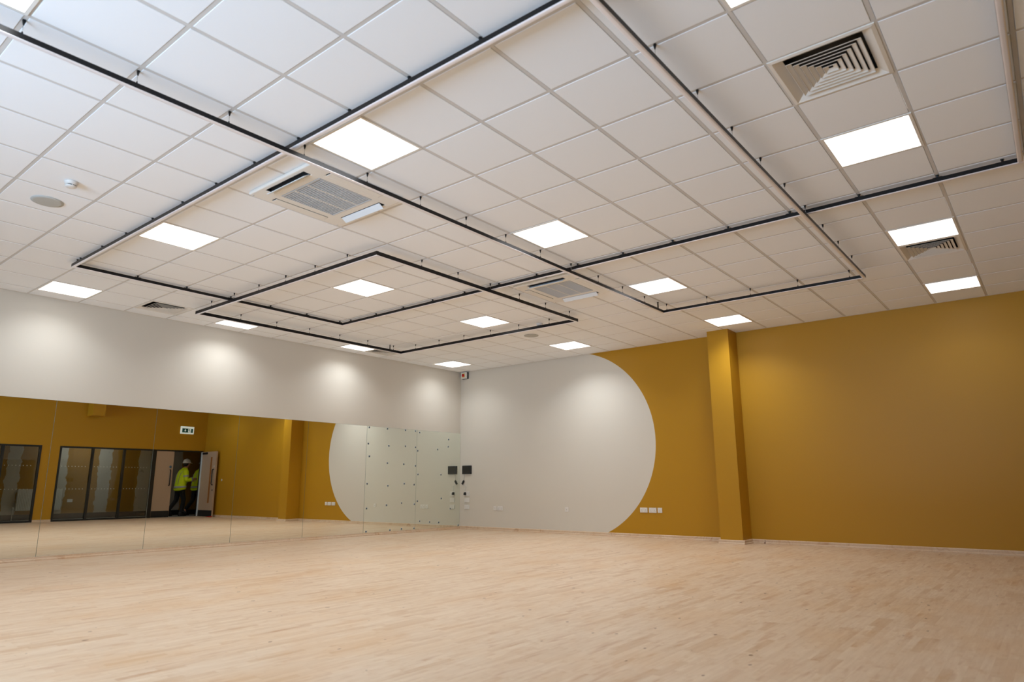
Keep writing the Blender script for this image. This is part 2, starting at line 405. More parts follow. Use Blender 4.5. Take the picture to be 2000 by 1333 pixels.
# ------------------------------------------------------------------ mirrors
MJ=[0.0,-1.32,-2.64,-3.965,-5.285,-6.595,-7.905,-9.225]
MLAB=['blue-dotted mirror panel at the room corner beside the screen','blue-dotted mirror panel one in from the room corner',
 'plain mirror panel left of the dotted ones, reflecting the round edge','mirror panel reflecting the mustard pillar',
 'mirror panel reflecting the open door leaf and exit sign','mirror panel reflecting three glazed panes and the bulkhead','mirror panel at the left picture edge']
for k in range(7):
    y1,y0=MJ[k]-0.0015,MJ[k+1]+0.0015
    if k==0: y1=-0.002
    b=MB(); mi=0
    b.box(0.0,0.0045,y0,y1,0.051,2.06,1)
    b.quad((0.0052,y0+0.0012,0.0522),(0.0052,y1-0.0012,0.0522),(0.0052,y1-0.0012,2.0588),(0.0052,y0+0.0012,2.0588),0)
    o=b.build('mirror_panel',[M_mirrorf if k<2 else M_mirror,M_medge],fix=False)
    tag(o,MLAB[k],'mirror','mirror panels along the cream wall')
# dark blue dots stuck on the two panels by the corner
rowsA=[('top row',[(-2.59,2.035),(-2.13,2.035),(-1.65,2.035),(-1.37,2.035)]),('second row',[(-2.6,1.72),(-2.08,1.7),(-1.64,1.71),(-1.36,1.7)]),
 ('third row',[(-2.56,1.48),(-2.1,1.36),(-1.67,1.35),(-1.35,1.32)]),('fourth row',[(-2.59,0.96),(-2.07,0.92),(-1.64,0.96),(-1.37,0.94)]),
 ('fifth row',[(-2.58,0.50),(-2.09,0.55),(-1.7,0.58),(-1.35,0.55)]),('bottom row',[(-2.57,0.075),(-1.98,0.07),(-1.68,0.08),(-1.345,0.075)])]
DOTS=[]
for rn,ps in rowsA:
    for nm,p in zip(('leftmost','second from left','third from left','rightmost'),ps):
        DOTS.append((p,f'blue dot, {nm} in the {rn} of the mirror panel second from corner'))
DOTS+=[((-1.25,2.01),'blue dot highest on left edge of the corner mirror panel'),((-1.295,1.63),'blue dot second down the left edge of the corner mirror panel'),
 ((-1.27,1.15),'blue dot halfway down the left edge of the corner mirror panel'),((-1.27,0.61),'blue dot fourth down the left edge of the corner mirror panel'),
 ((-0.38,1.91),'blue dot near the top right of the corner mirror panel'),((-0.39,1.75),'blue dot just under the top right dot of the corner mirror panel'),
 ((-0.71,1.68),'blue dot high in the middle of the corner mirror panel'),((-0.60,1.15),'blue dot mid height in the middle of the corner mirror panel'),
 ((-0.58,0.65),'blue dot below the middle of the corner mirror panel, left of plates'),((-0.30,0.43),'blue dot low right on the corner mirror by the reflected socket plates'),
 ((-1.19,0.21),'blue dot left of three low ones on the corner mirror panel'),((-0.91,0.18),'blue dot between two low ones on the corner mirror panel'),
 ((-0.64,0.16),'blue dot right of three low ones on the corner mirror panel'),((-0.045,0.075),'blue dot in the bottom corner of the last mirror panel')]
ROTX=Matrix.Rotation(PI/2,3,'Y')
dot0=None
for (y_,z_),lab in DOTS:
    if dot0 is None:
        b=MB(); b.lathe([(0.014,0.0),(0.014,0.0018),(0.011,0.003)],n=14,M=ROTX); dot0=b.build('dot_sticker',M_bluedot); o=dot0
        b=MB(); b.lathe([(0.0235,0.0),(0.0235,0.0009),(0.016,0.0012)],n=18,M=ROTX); b.build('rim',M_halo,o)
        tag(o,lab,'sticker','dark blue dots on the mirrors'); o.location=(0.0054,y_,z_)
    else: dup(dot0,(0.0054,y_,z_),lab)

# ------------------------------------------------------------------ ceiling lights
ORD=['first','second','third','fourth']
lamp_d=bpy.data.lights.new('panel_lamp','AREA'); lamp_d.shape='SQUARE'; lamp_d.size=0.55; lamp_d.energy=LAMP_W; lamp_d.color=LAMP_COL; lamp_d.spread=LAMP_SPREAD
lt=thing('ceiling_light','','ceiling light',(0,0,0),group='lit ceiling panels')
b=MB(); b.plate([-0.298,-0.2785,0.2785,0.298],[-0.298,-0.2785,0.2785,0.298],lambda i,j:i==1 and j==1,-0.007,0.03,lambda u,v,t_:(u,v,t_)); b.build('frame',M_white,lt)
b=MB(); b.box(-0.279,0.279,-0.279,0.279,-0.004,0.01); b.build('diffuser',M_diff,lt)
la=bpy.data.objects.new('panel_lamp',lamp_d); COL.objects.link(la); la.parent=lt; la.location=(0,0,-0.009)
tuned_column_lamps=[]                     # made-up brightness per column of panels, mirrors to right wall, shaping the light
for q_ in (0.84,1.9,1.55,0.34):
    z_=lamp_d.copy(); z_.energy=LAMP_W*q_; tuned_column_lamps.append(z_)
la.data=tuned_column_lamps[0]
first=True
for (i,j) in LIGHTS:
    loc=(TX+3*i-(0.141 if (5*i,4*j) in HALF else 0),TY+2.4*j,H)
    rowname={3:'first',2:'second',1:'third',0:'fourth',-1:'fifth',-2:'sixth'}[j]
    lab=f'lit square ceiling panel, {rowname} row from circle wall, {ORD[i]} column from mirror wall'
    if first: lt.location=loc; lt['label']=lab; first=False
    else:
        r_=dup(lt,loc,lab.replace('square','half-width') if (5*i,4*j) in HALF else lab)
        if (5*i,4*j) in HALF: r_.scale=(0.6,1,1)
        for ch in r_.children:
            if ch.type=='LIGHT': ch.data=tuned_column_lamps[i]

# ------------------------------------------------------------------ square louvred diffusers
vt=thing('ceiling_vent','','air vent',(0,0,0),group='square louvred ceiling vents')
b=MB()
for a0,a1,z0,z1 in ((0.298,0.276,-0.006,-0.010),(0.276,0.223,-0.010,0.020)):
    for s in range(4):
        M=Matrix.Rotation(s*PI/2,4,'Z')
        b.quad(*[M@Vector(p) for p in ((-a0,-a0,z0),(a0,-a0,z0),(a1,-a1,z1),(-a1,-a1,z1))])
for s in range(4):
    M=Matrix.Rotation(s*PI/2,4,'Z'); b.quad(*[M@Vector(p) for p in ((-0.298,-0.298,-0.006),(-0.298,-0.298,0.02),(0.298,-0.298,0.02),(0.298,-0.298,-0.006))])
b.build('frame',M_white,vt,fix=False)
for k in range(6):
    a0=0.213-0.0345*k; b=MB()
    for s in range(4):
        M=Matrix.Rotation(s*PI/2,4,'Z'); ai=max(a0-0.028,0.004)
        for q in (0,0.0016):
            b.quad(*[M@Vector(p) for p in ((-a0+q,-a0+q,-0.009+q*0.2),(a0-q,-a0+q,-0.009+q*0.2),(ai,-ai,0.0035+q),(-ai,-ai,0.0035+q))])
        b.quad(*[M@Vector(p) for p in ((-a0,-a0,-0.009),(a0,-a0,-0.009),(a0-0.003,-a0+0.003,-0.0105),(-a0+0.003,-a0+0.003,-0.0105))])
    b.build('blade',M_white,vt,fix=False)
b=MB()
b.plate([-0.245,0.245],[-0.245,0.245],lambda i,j:False,0.12,0.125,lambda u,v,t_:(u,v,t_))
for s in range(4):
    M=Matrix.Rotation(s*PI/2,4,'Z'); b.quad(*[M@Vector(p) for p in ((-0.245,-0.245,0.012),(0.245,-0.245,0.012),(0.245,-0.245,0.12),(-0.245,-0.245,0.12))])
b.build('duct',M_duct,vt,fix=False)
VL={(15,2):'large nearest louvred ceiling vent at upper right of the room',(15,9):'louvred ceiling vent between two lit panels near the mustard wall',
    (0,2):'louvred ceiling vent by the mirror wall between two lit panels',(0,9):'louvred ceiling vent by the mirror wall behind the far suspended track corner'}
for n_,(i,j) in enumerate(VENTS):
    loc=(TX+0.6*i-(0.141 if (i,j) in HALF else 0),TY+0.6*j,H)
    if n_==0: vt.location=loc; vt['label']=VL[(i,j)]
    else:
        r_=dup(vt,loc,VL[(i,j)])
        if (i,j) in HALF: r_.scale=(0.6,1,1)

# ------------------------------------------------------------------ air conditioning cassettes
ac=thing('air_conditioning_cassette','square ceiling cassette with grey grille under the nearer track crossing','air conditioner',(5.656,-7.775,H-0.0036),group='ceiling air conditioning cassettes')
hs=0.475
us=[-hs,-0.425,-0.36,-0.275,0.275,0.36,0.425,hs]
def acvoid(i,j): return (i==3 and j==3) or (i==3 and j in (1,5)) or (j==3 and i in (1,5))
b=MB(); b.plate(us,us,acvoid,-0.034,-0.0005,lambda u,v,t_:(u,v,t_)); b.build('panel',M_white,ac,bevel=0.012,seg=3)
b=MB()
b.quad((-0.27,-0.27,-0.012),(0.27,-0.27,-0.012),(0.27,0.27,-0.012),(-0.27,0.27,-0.012),1)
nsl=25
for k in range(nsl):
    yc=-0.262+0.524*k/(nsl-1); b.box(-0.268,0.268,yc-0.0055,yc+0.0055,-0.034,-0.016)
for xc in (-0.09,0.09): b.box(xc-0.006,xc+0.006,-0.27,0.27,-0.0365,-0.016,2)
b.plate([-0.276,-0.266,0.266,0.276],[-0.276,-0.266,0.266,0.276],lambda i,j:i==1 and j==1,-0.036,-0.012,lambda u,v,t_:(u,v,t_))
b.build('grille',[M_grille,M_gback,M_white],ac,fix=False)
for s in range(4):
    M=Matrix.Rotation(s*PI/2,4,'Z')
    b=MB()
    vs=[M@Vector(p) for p in ((-0.275,-0.425,-0.03),(0.275,-0.425,-0.03),(0.275,-0.36,-0.03),(-0.275,-0.36,-0.03),(-0.275,-0.40,-0.002),(0.275,-0.40,-0.002),(0.275,-0.385,-0.002),(-0.275,-0.385,-0.002))]
    b.add(vs,[(4,5,6,7),(0,1,5,4),(1,2,6,5),(2,3,7,6),(3,0,4,7)]); b.build('air_slot',M_groove,ac,fix=False)
    # flap hangs from the outer edge of its slot
    b=MB()
    if s%2==0: F=M@Matrix.Translation((0,-0.366,-0.030))@Matrix.Rotation(R(34),4,'X')   # open: outer edge swung down
    else: F=M@Matrix.Translation((0,-0.3605,-0.0335))                                    # shut flush
    b.box(-0.270,0.270,-0.064,0.0,-0.004,0.002,M=F); b.build('flap',M_cool if s%2==0 else M_white,ac,bevel=0.002)
for sx in (-1,1):
    for sy in (-1,1):
        b=MB(); b.lathe([(0.008,-0.036),(0.008,-0.033)],c=(sx*0.445,sy*0.445,0),n=10); b.build('screw_cap',M_grille,ac)
dup(ac,(5.656,-4.09,H-0.0036),'square ceiling cassette with pale grille beyond the far track crossing')

# ------------------------------------------------------------------ smoke detectors and ceiling speakers
sd=thing('smoke_detector','round white smoke detector beside the grey speaker at upper left','smoke detector',(4.205,-9.30,H-0.0055),group='white smoke detectors')
b=MB(); b.lathe([(0.052,0.0),(0.052,-0.012),(0.048,-0.016),(0.046,-0.03)],n=32); b.build('base',M_plastic,sd)
b=MB(); b.lathe([(0.036,-0.03),(0.036,-0.038)],n=32); b.build('sensor_gap',M_groove,sd)
b=MB(); b.lathe([(0.042,-0.038),(0.044,-0.043),(0.036,-0.05),(0.012,-0.053)],n=32); b.build('cap',M_plastic,sd)
for k in range(6):
    b=MB(); M=Matrix.Rotation(k*PI/3,4,'Z'); b.box(0.033,0.043,-0.003,0.003,-0.039,-0.029,M=M); b.build('rib',M_plastic,sd)
dup(sd,(4.216,-2.68,H-0.0055),'small white smoke detector behind the far track near the circle wall')
sp=thing('ceiling_speaker','flat grey round speaker in the ceiling at upper left by the smoke detector','speaker',(3.596,-9.29,H-0.0055),group='round flush ceiling speakers')
b=MB(); b.lathe([(0.126,0.0),(0.126,-0.004),(0.120,-0.006)],n=48); b.build('rim',M_speaker,sp)
b=MB(); b.lathe([(0.119,-0.003),(0.119,-0.0065),(0.10,-0.0075),(0.02,-0.0078)],n=48); b.build('mesh_grille',M_speaker,sp)
dup(sp,(3.59,-2.07,H-0.0055),'flat grey round speaker in the ceiling near the circle wall')

# ------------------------------------------------------------------ suspended track frames
RW=0.036
def rail(parent, p0, p1, ztop, zbot):
    """straight rail between two plan points; returns black body with aluminium underside"""
    p0=Vector((p0[0],p0[1],0)); p1=Vector((p1[0],p1[1],0)); d=(p1-p0); L=d.length; d.normalize(); n=Vector((-d.y,d.x,0)); h=RW/2
    def ext(prof,mi=0):
        b=MB(); k=len(prof); vs=[]
        for p in (p0,p1):
            for a,z in prof: vs.append(p+n*a+Vector((0,0,z)))
        b.add(vs,[(i,(i+1)%k,k+(i+1)%k,k+i) for i in range(k)]+[tuple(range(k))[::-1],tuple(range(k,2*k))]); return b
    body=ext([(-h,zbot+0.007),(h,zbot+0.007),(h,ztop-0.003),(h-0.003,ztop),(-h+0.003,ztop),(-h,ztop-0.003)]).build('rail',M_black,parent)
    ext([(-h+0.0005,zbot+0.007),(-h+0.0005,zbot+0.005),(-h+0.007,zbot+0.0008),(-h+0.013,zbot),(h-0.013,zbot),(h-0.007,zbot+0.0008),(h-0.0005,zbot+0.005),(h-0.0005,zbot+0.007)]).build('aluminium_underside',M_silver,body)
    return body
def hanger_mesh(drop):
    b=MB()
    if drop>0.05:
        b.lathe([(0.0095,-0.001),(0.0095,-0.008),(0.0055,-0.026),(0.0035,-0.034)],n=12)
        b.lathe([(0.0016,-0.033),(0.0016,-drop+0.016)],n=8,mi=1)
        b.lathe([(0.0035,-drop+0.018),(0.006,-drop+0.004),(0.006,-drop)],n=12)
    else:
        b.lathe([(0.012,-0.001),(0.012,-0.008),(0.007,-0.018),(0.006,-drop)],n=12)
        b.box(-0.035,0.035,-0.010,0.010,-drop-0.001,-drop+0.007)
    return b
def hanger(parent, x, y, drop, proto={}, rz=0):
    if drop not in proto:
        o=hanger_mesh(drop).build('hanger',[M_black,M_wire],parent); proto[drop]=o
    else:
        o=proto[drop].copy(); COL.objects.link(o); o.parent=parent
    o.location=(x,y,H-0.0008); o.rotation_euler=(0,0,rz); return o
def feed(parent,x,y,drop):
    b=MB(); b.lathe([(0.014,0.0),(0.014,-0.006),(0.009,-0.008),(0.009,-drop)],n=14); b.build('power_feed',M_blackm,parent,loc=(x,y,H-0.001))

def frame_thing(label,x0,x1,y0,y1,top,bot,hx,hy,ends,feeds):
    t_=thing('suspended_track_frame',label,'lighting track',(0,0,0),group='black suspended track frames')
    h=RW/2; zt,zb=H-top,H-bot
    rail(t_,(x0-h,y0),(x1+h,y0),zt,zb); rail(t_,(x0-h,y1),(x1+h,y1),zt,zb)
    rail(t_,(x0,y0+h+0.0005),(x0,y1-h-0.0005),zt,zb); rail(t_,(x1,y0+h+0.0005),(x1,y1-h-0.0005),zt,zb)
    for x,y,rz in hx+hy: hanger(t_,x,y,top,rz=rz)
    for x,y in feeds: feed(t_,x,y,top)
    return t_
def gx(a,b_): return [tx(k) for k in range(-2,25) if a<tx(k)<b_]
def gy(a,b_): return [ty(k) for k in range(-12,20) if a<ty(k)<b_]
# upper frame, hung close under the ceiling
frame_thing('widest black track rectangle hung tight under the ceiling, above the other two',1.92,10.47,-8.51,-4.76,0.028,0.072,
  [(x,y,0) for y in (-8.51,-4.76) for x in gx(2.0,10.4)],[(x,y,PI/2) for x in (1.92,10.47) for y in gy(-8.4,-4.8)],None,[(2.03,-8.51),(10.36,-4.76)])
# lower frame reaching back over the photographer
frame_thing('black track rectangle on wires reaching from overhead towards the pillar',6.26,8.87,-11.85,-2.46,0.093,0.136,
  [(x,y,0) for y in (-11.85,-2.46) for x in gx(6.27,8.86)],[(x,y,0) for x in (6.26,8.87) for y in gy(-11.7,-2.55)],None,[(6.26,-2.62)])
frame_thing('smallest black track rectangle on wires in front of the mirror wall corner',1.126,5.02,-6.675,-2.83,0.084,0.136,
  [(x,y,0) for y in (-6.675,-2.83) for x in gx(1.3,5.02)],[(x,y,0) for x in (1.126,5.02) for y in gy(-6.6,-2.9)],None,[(1.126,-3.10)])

# ------------------------------------------------------------------ wall fittings on the far wall (front faces look to -y)
def plate_thing(name,label,cat,x0,x1,z0,z1,gang,group,blank=False):
    t_=thing(name,label,cat,((x0+x1)/2,0,(z0+z1)/2),group=group); w_=(x1-x0)/2; h_=(z1-z0)/2
    b=MB(); b.box(-w_,w_,-0.010,0,-h_,h_); b.build('plate',M_plastic,t_,bevel=0.003)
    if blank:
        for s in (-1,1):
            b=MB(); b.lathe([(0.003,0.0),(0.003,0.0012)],c=(s*w_*0.82,-0.0112,0),n=10,M=Matrix.Rotation(-PI/2,3,'X')); b.build('screw_cap',M_white,t_)
        return t_
    n=gang
    for k in range(n):
        c=(-w_+ (2*k+1)*w_/n)
        b=MB(); b.box(c-0.007,c+0.007,-0.0135,-0.0098,h_*0.30,h_*0.72); b.build('rocker_switch',M_white,t_,bevel=0.001)
        b=MB(); b.box(c-0.0035,c+0.0035,-0.0106,-0.0098,-0.001,0.009); b.box(c-0.014,c-0.008,-0.0106,-0.0098,-0.022,-0.018); b.box(c+0.008,c+0.014,-0.0106,-0.0098,-0.022,-0.018)
        b.build('pin_slots',M_groove,t_)
    return t_
plate_thing('wall_socket','white double socket left of three on mustard paint beside the circle edge','socket',4.425,4.572,0.430,0.517,2,'sockets beside the circle edge')
plate_thing('wall_socket','white double socket in the middle of three on mustard paint','socket',4.600,4.747,0.430,0.517,2,'sockets beside the circle edge')
plate_thing('data_outlet','small white square plate right of the double sockets on mustard paint','socket',4.770,4.856,0.432,0.518,1,'sockets beside the circle edge')
plate_thing('wall_socket','lone white single socket low on the cream round shape','socket',2.802,2.888,0.412,0.496,1,None)
plate_thing('data_outlet','small white square plate left of a double socket low on cream wall','socket',0.985,1.073,0.405,0.495,1,'socket pair on the cream wall')
plate_thing('wall_socket','white double socket right of a square plate low on cream wall','socket',1.090,1.240,0.405,0.495,2,'socket pair on the cream wall')
plate_thing('wall_socket','white socket near the corner with a black plug pushed in','socket',0.150,0.300,0.700,0.790,2,'plates stacked under the screen')
plate_thing('wall_plate','white plate under the plugged socket near the corner','socket',0.150,0.300,0.560,0.650,2,'plates stacked under the screen',True)
plate_thing('wall_plate','lowest white plate near the corner, under two others','socket',0.150,0.300,0.415,0.505,2,'plates stacked under the screen',True)
# control screen
t_=thing('control_screen','black wall screen mounted beside the mirror corner','screen',(0.225,0,1.257))
b=MB(); b.box(-0.130,0.130,-0.032,0,-0.089,0.089); b.build('housing',M_blackm,t_,bevel=0.006,seg=3)
b=MB(); b.box(-0.108,0.096,-0.0335,-0.030,-0.070,0.072); b.build('display',M_screen,t_,bevel=0.001)
# plug + cable + inline adapter
t_=thing('power_cable','grey cable from the wall screen through a black adapter to a black plug','cable',(0,0,0))
CZ=-0.012
b=MB(); b.tube([(0.150,CZ,1.168),(0.146,CZ,1.12),(0.134,CZ,1.07),(0.128,CZ,1.03)],0.003,n=8)
b.build('upper_lead',M_grille,t_)
b=MB(); A=Matrix.Translation((0.112,-0.017,0.985))@Matrix.Rotation(R(36),4,'Y')
b.box(-0.018,0.018,-0.014,0.014,-0.045,0.045,M=A); b.lathe([(0.006,0.044),(0.004,0.062)],n=10,M=A.to_3x3(),c=A.translation); b.build('adapter',M_blackm,t_,bevel=0.004)
b=MB(); b.tube([(0.088,CZ,0.945),(0.12,CZ,0.93),(0.19,CZ,0.905),(0.205,CZ,0.885),(0.190,CZ,0.85),(0.183,CZ-0.01,0.80)],0.003,n=8); b.build('lower_lead',M_grille,t_)
b=MB(); b.add([Vector(p)+Vector((0.183,-0.0115,0.745)) for p in ((-0.027,0,-0.03),(0.027,0,-0.03),(0.022,0,0.022),(0.008,0,0.034),(-0.008,0,0.034),(-0.022,0,0.022),
   (-0.022,-0.04,-0.026),(0.022,-0.04,-0.026),(0.018,-0.04,0.018),(0.006,-0.04,0.03),(-0.006,-0.04,0.03),(-0.018,-0.04,0.018))],
   [(0,1,2,3,4,5),(6,7,8,9,10,11),(0,1,7,6),(1,2,8,7),(2,3,9,8),(3,4,10,9),(4,5,11,10),(5,0,6,11)]); b.build('plug',M_blackm,t_,bevel=0.003)
# isolator switch under the ceiling
t_=thing('isolator_switch','small grey isolator box with red rotary knob high in the corner','switch',(0.155,0,3.352))
b=MB(); b.box(-0.085,0.085,-0.045,0,-0.075,0.075); b.build('back_box',M_blackm,t_,bevel=0.006)
b=MB(); b.box(-0.083,0.083,-0.085,-0.0452,-0.073,0.073); b.build('lid',M_plastic,t_,bevel=0.006)
b=MB(); b.box(-0.045,0.045,-0.088,-0.0845,-0.045,0.045); b.build('yellow_plate',mat('yellow_plate_paint',srgb(226,206,120),0.4),t_,bevel=0.002)
b=MB(); b.lathe([(0.033,0.0),(0.033,0.016),(0.028,0.022)],c=(0,-0.088,0),n=24,M=Matrix.Rotation(PI/2,3,'X')); b.box(-0.007,0.007,-0.122,-0.108,-0.03,0.03); b.build('rotary_knob',M_red,t_)
b=MB(); b.box(0.330,0.338,-0.004,0,3.30,3.44); 

# ------------------------------------------------------------------ opposite wall: glazed screens, doors, corridor (seen in the mirrors)
FX0,FX1=W-0.012,W+0.07
def screen_win(n,label,y0,y1,mulls,dots=(0.88,1.51)):
    root=thing('window_%d'%n,label,'window',(0,0,0)); root['kind']='structure'
    fw=0.05; ycuts=sorted([y0,y0+fw,y1-fw,y1]+[c for m in mulls for c in (m-0.03,m+0.03)])
    b=MB(); zc=[0.0,0.045,2.025,2.07]
    def void(i,j): return j==1 and (i%2==1)
    b.plate(ycuts,zc,void,FX0,FX1,lambda u,v,t__:(t__,u,v)); b.build('frame',M_frame,root)
    for k in range(1,len(ycuts)-1,2):
        a,c=ycuts[k],ycuts[k+1]
        b=MB(); b.box(W+0.028,W+0.034,a+0.0005,c-0.0005,0.0455,2.0245); g=b.build('glass_pane',M_glass,root)
        b=MB()
        for zr in dots:
            nn=int((c-a-0.05)/0.085)
            for q in range(nn):
                yq=a+0.06+q*0.085
                b.lathe([(0.011,0),(0.011,0.0006)],c=(W+0.0272,yq,zr),n=10,M=ROTX)
        d=b.build('safety_dots',mat('frosted_dot',srgb(205,205,190),0.6) if 'frosted_dot' not in bpy.data.materials else bpy.data.materials['frosted_dot'],g); d['kind']='stuff'
    return root
screen_win(1,'black framed glazed screen at the far left of the mirrors',-7.20,-4.62,[-6.34,-5.50])
screen_win(2,'black framed three-pane glazed screen beside the doorway seen in mirror',-4.18,-1.60,[-3.325,-2.465])
# door set
door=thing('door_1','double doorway with one taupe leaf shut and one swung open, seen in mirror','door',(0,0,0)); door['kind']='structure'
b=MB(); b.box(FX0,FX1+0.03,-1.60,-1.535,0,2.07); b.box(FX0,FX1+0.03,-0.105,-0.06,0,2.07); b.box(FX0,FX1+0.03,-1.535,-0.105,2.03,2.07); b.build('frame',M_frame,door)
b=MB(); b.box(W+0.005,W+0.05,-1.53,-0.985,0.008,2.028); lf=b.build('fixed_leaf',M_door,door,bevel=0.002)
b=MB(); b.box(W+0.002,W+0.0049,-1.525,-0.99,0.01,0.20); b.build('kick_plate',M_dark,lf)
def pull(x,y,z0,z1,n,parent):
    n=Vector(n); b=MB(); p=Vector((x,y,0))
    b.tube([p+Vector((0,0,z0)),p+n*0.035+Vector((0,0,z0+0.008)),p+n*0.05+Vector((0,0,z0+0.04)),p+n*0.05+Vector((0,0,z1-0.04)),p+n*0.035+Vector((0,0,z1-0.008)),p+Vector((0,0,z1))],0.016,n=12)
    b.build('pull_handle',M_blackm,parent)
pull(W+0.005,-1.07,0.965,1.455,(-1,0,0),lf)
b=MB(); b.lathe([(0.04,0.0),(0.04,-0.002)],c=(W+0.005,-1.065,1.545),n=24,M=ROTX); b.build('round_sign',M_blue,lf)
# open leaf lies along the circle wall
LX0,LX1,LY0,LY1=10.47,11.43,-0.142,-0.094
b=MB(); b.plate([LX0,LX0+0.235,LX0+0.325,LX1],[0.008,0.42,1.86,2.028],lambda i,j:i==1 and j==1,LY0,LY1,lambda u,v,t__:(u,t__,v)); ol=b.build('open_leaf',M_door,door)
b=MB(); b.box(LX0+0.005,LX1-0.075,LY0-0.003,LY0-0.0002,0.01,0.20); b.build('kick_plate',M_dark,ol)
b=MB(); b.plate([LX0+0.2345,LX0+0.248,LX0+0.312,LX0+0.3255],[0.4195,0.433,1.847,1.8605],lambda i,j:i==1 and j==1,LY0-0.006,LY1+0.006,lambda u,v,t__:(u,t__,v)); b.build('timber_bead',M_oak,ol)
b=MB(); b.box(LX0+0.248,LX0+0.312,-0.121,-0.115,0.433,1.847); b.build('vision_glass',M_glass,ol)
pull(LX0+0.09,LY0,0.98,1.47,(0,-1,0),ol)
b=MB(); b.lathe([(0.026,0),(0.026,0.008),(0.012,0.01)],c=(LX0+0.08,LY0,0.82),n=20,M=Matrix.Rotation(PI/2,3,'X')); b.build('lock_rose',M_blackm,ol)
b=MB(); b.lathe([(0.022,0),(0.022,0.004)],c=(LX0+0.085,LY0,1.56),n=20,M=Matrix.Rotation(PI/2,3,'X')); b.build('lock_rose',M_grille,ol)
b=MB(); b.box(11.02,11.28,LY0-0.05,LY0-0.0002,1.945,2.01); b.build('door_closer',M_blackm,ol,bevel=0.006)
b=MB(); b.box(11.345,11.43,LY0-0.012,LY0-0.0002,0.01,2.02); b.build('finger_guard',M_lip,ol,bevel=0.003)
# small disc on the far wall past the leaf and red wedge at its foot
t_=thing('door_stop','small grey round wall stop beside the open door leaf, seen in mirror','door stop',(10.275,0,1.13))
b=MB(); b.lathe([(0.032,0),(0.032,0.012),(0.024,0.016)],n=20,M=Matrix.Rotation(PI/2,3,'X')); b.build('cover',M_grille,t_)
b=MB(); b.lathe([(0.015,0.0162),(0.015,0.024)],n=16,M=Matrix.Rotation(PI/2,3,'X')); b.build('buffer',M_blackm,t_)
b=MB(); b.add([(10.40,-0.20,0),(10.72,-0.20,0),(10.72,-0.15,0),(10.40,-0.15,0),(10.40,-0.20,0.03),(10.40,-0.15,0.03),(10.72,-0.20,0.006),(10.72,-0.15,0.006)],
  [(0,1,2,3),(4,6,7,5),(0,1,6,4),(3,2,7,5),(0,3,5,4),(1,2,7,6)]); tag(b.build('door_wedge',M_red),'red door wedge on the floor at the foot of the open leaf','door wedge')

# exit sign
t_=thing('exit_sign','white and green running man exit sign above the doorway, seen in mirror','sign',(W,-0.665,2.715))
b=MB(); b.box(-0.045,0,-0.215,0.215,-0.12,0.12); b.build('housing',M_signw,t_,bevel=0.012,seg=3)
b=MB(); b.box(-0.0475,-0.0455,-0.170,0.175,-0.075,0.055); b.build('green_panel',M_green,t_)
sx=-0.0482
b=MB(); b.box(sx,-0.0476,0.022,0.112,-0.068,0.048); b.build('doorway_symbol',M_signw,t_)
b=MB()  # arrow pointing down
b.add([(sx,-0.075+a,-0.010+c) for a,c in ((-0.012,0.04),(0.012,0.04),(0.012,0.0),(0.034,0.0),(0,-0.04),(-0.034,0.0),(-0.012,0.0))],[(0,1,2,3,4,5,6)]); b.build('arrow_symbol',M_signw,t_)
b=MB()
sq=sx-0.0006
def seg(b,p,q,wd):
    p=Vector((0,)+p); q=Vector((0,)+q); d=(q-p).normalized(); n=Vector((0,-d.z,d.y))*wd; o_=Vector((sq,0,0)); b.quad(p+n+o_,q+n+o_,q-n+o_,p-n+o_)
seg(b,(0.062,0.016),(0.072,-0.022),0.009); seg(b,(0.072,-0.022),(0.052,-0.045),0.006); seg(b,(0.052,-0.045),(0.050,-0.066),0.005); seg(b,(0.072,-0.022),(0.092,-0.042),0.006); seg(b,(0.092,-0.042),(0.112,-0.048),0.005)
seg(b,(0.062,0.014),(0.040,0.002),0.005); seg(b,(0.040,0.002),(0.030,-0.014),0.004); seg(b,(0.064,0.014),(0.090,0.004),0.005); seg(b,(0.090,0.004),(0.098,0.018),0.004)
b.add([(sq,0.058+0.011*math.cos(a*PI/8),0.032+0.011*math.sin(a*PI/8)) for a in range(16)],[tuple(range(16))])
b.build('running_figure_symbol',M_green,t_,fix=False)

# corridor beyond the glazing
CX=13.2
b=MB(); b.box(W+0.14,CX,-8.2,2.6,-0.06,-0.001); b.box(W,W+0.14,-8.2,2.6,-0.06,-0.001); struct(b.build('floor_corridor',M_cfloor),'grey corridor floor beyond the glazed screens','floor')
b=MB(); b.box(CX,CX+0.1,-8.2,2.6,-0.06,2.9); struct(b.build('wall_corridor',M_corr),'corridor wall with mustard paint and ragged bare plaster strips','wall')
b=MB(); b.box(W+0.14,CX+0.1,-8.3,-8.2,-0.06,2.9); b.box(W,CX+0.1,2.6,2.7,-0.06,2.9); struct(b.build('wall_corridor_end',M_must),'end walls of the corridor','wall')
b=MB(); b.box(W+0.14,CX,-8.2,2.6,2.7,2.8); struct(b.build('ceiling_corridor',M_tile),'corridor ceiling','ceiling')
b=MB(); b.box(CX-0.015,CX,-8.2,2.6,0,0.16); struct(b.build('baseboard_corridor',M_dark),'dark skirting at the foot of the corridor wall','baseboard')
rd=thing('radiator','white panel radiator low on the corridor wall behind the glass','radiator',(CX-0.06,-4.03,0.57))
b=MB()
for k in range(28):
    yk=-0.555+0.04*k; b.add([(-0.03,yk,-0.30),(-0.038,yk+0.01,-0.30),(-0.038,yk+0.03,-0.30),(-0.03,yk+0.04,-0.30),(-0.03,yk,0.30),(-0.038,yk+0.01,0.30),(-0.038,yk+0.03,0.30),(-0.03,yk+0.04,0.30)],[(0,1,5,4),(1,2,6,5),(2,3,7,6)])
b.box(-0.029,0.03,-0.56,0.57,-0.30,0.30); b.build('panel',M_rad,rd)
